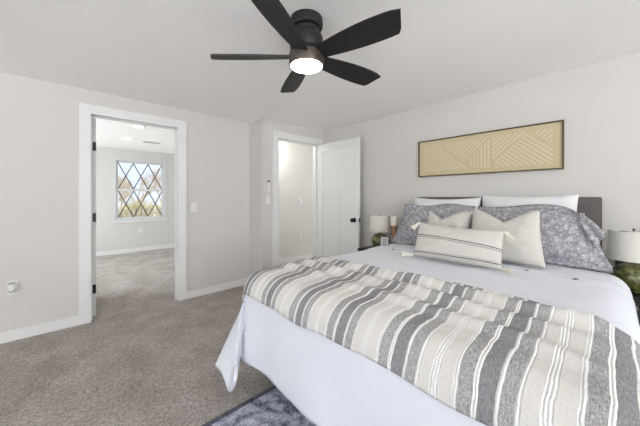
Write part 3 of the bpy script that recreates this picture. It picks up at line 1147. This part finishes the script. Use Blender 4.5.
def tassel(p, d):
    bm = bmesh.new()
    d = Vector(d).normalized()
    tube(bm, (0, 0, 0), d*0.012, 0.004, 0.009, 10)
    tube(bm, d*0.012, d*0.022, 0.009, 0.008, 10)
    for k in range(22):
        a = 2*PI*k/22*3.3
        r = 0.004+0.010*(k % 4)/4
        o_ = d.orthogonal().normalized()
        q = d.cross(o_)
        sp = (o_*math.cos(a)+q*math.sin(a))*r
        tube(bm, d*0.02+sp*0.4, d*0.055+sp*1.3, 0.003, 0.0018, 5)
    bmesh.ops.scale(bm, vec=(1.5, 1.5, 1.3), verts=bm.verts)
    t = obj('tassel', bm, M['tassel'], lum, loc=p)
    t['label'] = 'cream yarn tassel'
tassel(place(-0.30, 0.006, 0), (-0.5, 0.9, 0.05))
tassel(place(0.30, 0.008, 0), (-0.6, -0.7, 0.05))
tassel(place(0.295, 0.255, 0), (-0.5, -0.6, -0.75))
tassel(place(-0.295, 0.277, 0), (-0.2, 0.6, -0.6))

# ------------------------------------------------------------------ nightstands and what stands on them
NZ = 0.60
def nightstand(loc, label):
    t = thing('nightstand', label, 'nightstand', loc, 0, 'black nightstands')
    w, d = 0.23, 0.20
    obj('body', bev(boxes((-d+0.012, d, -w+0.01, w-0.01, 0.12, NZ-0.025)), 0.003), M['darkwood'], t)
    obj('top', bev(boxes((-d, d, -w, w, NZ-0.025, NZ)), 0.004), M['darkwood'], t)
    for z0, z1 in ((0.14, 0.34), (0.355, 0.56)):
        dr = obj('drawer', bev(boxes((-d-0.004, -d+0.012, -w+0.025, w-0.025, z0, z1)), 0.003), M['darkwood'], t)
        bm = lathe([(0, 0), (0.006, 0), (0.006, 0.012), (0.014, 0.018), (0.012, 0.026), (0, 0.028)], 16)
        bmesh.ops.rotate(bm, cent=(0, 0, 0), matrix=Matrix.Rotation(-PI/2, 3, 'Y'), verts=bm.verts)
        obj('knob', bm, M['gold'], dr, loc=(-d-0.004, 0, (z0+z1)/2), smooth=40)
    for x in (-d+0.035, d-0.025):
        for y in (-w+0.035, w-0.035):
            obj('leg', lathe([(0, 0), (0.012, 0), (0.02, 0.125), (0, 0.125)], 12, x, y), M['darkwood'], t)
    return t
n1 = nightstand((2.83, 1.905, 0), 'black nightstand between the bed and the open door')
dup(n1, (2.82, -0.245, 0), 0, 'black nightstand partly in view at the right side of the bed')

def lamp(loc, label):
    t = thing('table_lamp', label, 'lamp', loc, 0, 'table lamps with green bases')
    prof = [(0, 0), (0.05, 0), (0.058, 0.006), (0.085, 0.035), (0.106, 0.075), (0.110, 0.105), (0.098, 0.14), (0.070, 0.168), (0.035, 0.184), (0.018, 0.190), (0, 0.19)]
    b = obj('lamp_base', lathe(prof, 48), M['greenglass'], t, smooth=True)
    b['label'] = 'round green glass base'
    obj('stem', lathe([(0, 0.188), (0.015, 0.188), (0.015, 0.20), (0.007, 0.203), (0.007, 0.235), (0.013, 0.238), (0.013, 0.27), (0, 0.27)], 20), M['gold'], t, smooth=40)
    sp = [(0.128, 0.212), (0.118, 0.405), (0.116, 0.405), (0.126, 0.212), (0.128, 0.212)]
    s = obj('lamp_shade', lathe(sp, 56), M['shade'], t, smooth=40)
    s['label'] = 'off white drum shade'
    bm = bmesh.new()
    for k in range(3):
        a = 2*PI*k/3
        tube(bm, (0, 0, 0.392), (0.117*math.cos(a), 0.117*math.sin(a), 0.392), 0.002, n=6)
    tube(bm, (0, 0, 0.265), (0, 0, 0.41), 0.0025, n=6)
    obj('harp', bm, M['gold'], t)
    obj('finial', lathe([(0, 0.405), (0.006, 0.405), (0.008, 0.412), (0.004, 0.42), (0, 0.422)], 14), M['gold'], t, smooth=True)
    return t
l1 = lamp((2.83, 1.935, NZ), 'lamp with green glass base and off white shade, near the open door')
dup(l1, (2.77, -0.105, NZ), 0.5, 'lamp with green glass base and off white shade at the right side of the bed')

bp = obj('dark_fill_board', bev(boxes((-0.012, 0.012, -0.21, 0.21, 0, 0.185)), 0.003), M['darkwood'], loc=(2.998, -0.232, NZ))  # added object, fills a dark area of unknown cause behind the lamp
tag(bp, 'dark flat board added to fill an unidentified dark area behind the right lamp', 'board')

c = thing('candle_holder', 'turned wooden candle holder on the nightstand near the door', 'candle holder', (2.77, 1.705, NZ))
obj('turned_stem', lathe([(0, 0), (0.048, 0), (0.048, 0.012), (0.036, 0.03), (0.030, 0.06), (0.040, 0.085), (0.042, 0.11), (0.030, 0.125), (0.027, 0.17),
                          (0.036, 0.20), (0.040, 0.225), (0.030, 0.24), (0.030, 0.27), (0.043, 0.29), (0.043, 0.302), (0, 0.302)], 32), M['wood'], c, smooth=40)
cd = obj('pillar_candle', lathe([(0, 0), (0.036, 0), (0.037, 0.004), (0.037, 0.095), (0.033, 0.10), (0, 0.097)], 32), M['candle'], loc=(2.77, 1.705, NZ+0.302), smooth=40)
tag(cd, 'cream pillar candle on the turned wooden holder', 'candle')
pf = thing('photo_frame', 'small white photo frame standing before the lamp near the door', 'photo frame', (2.69, 1.785, NZ), 0.35)
def tilt(bm):
    bmesh.ops.rotate(bm, cent=(0, 0, 0), matrix=Matrix.Rotation(math.radians(10), 3, 'Y'), verts=bm.verts)
    return bm
w, h = 0.043, 0.165
obj('frame', tilt(boxes((-0.006, 0.006, -w, -w+0.012, 0.004, h), (-0.006, 0.006, w-0.012, w, 0.004, h), (-0.006, 0.006, -w, w, 0.004, 0.018), (-0.006, 0.006, -w, w, h-0.014, h))), M['plate'], pf)
p_ = obj('print', tilt(boxes((-0.001, 0.005, -w+0.012, w-0.012, 0.018, h-0.014))), M['print'], pf)
bm = bmesh.new()
tube(bm, (0.02, 0, h*0.72), (0.075, 0, 0.003), 0.004, n=6)
obj('easel_leg', bm, M['plate'], pf)
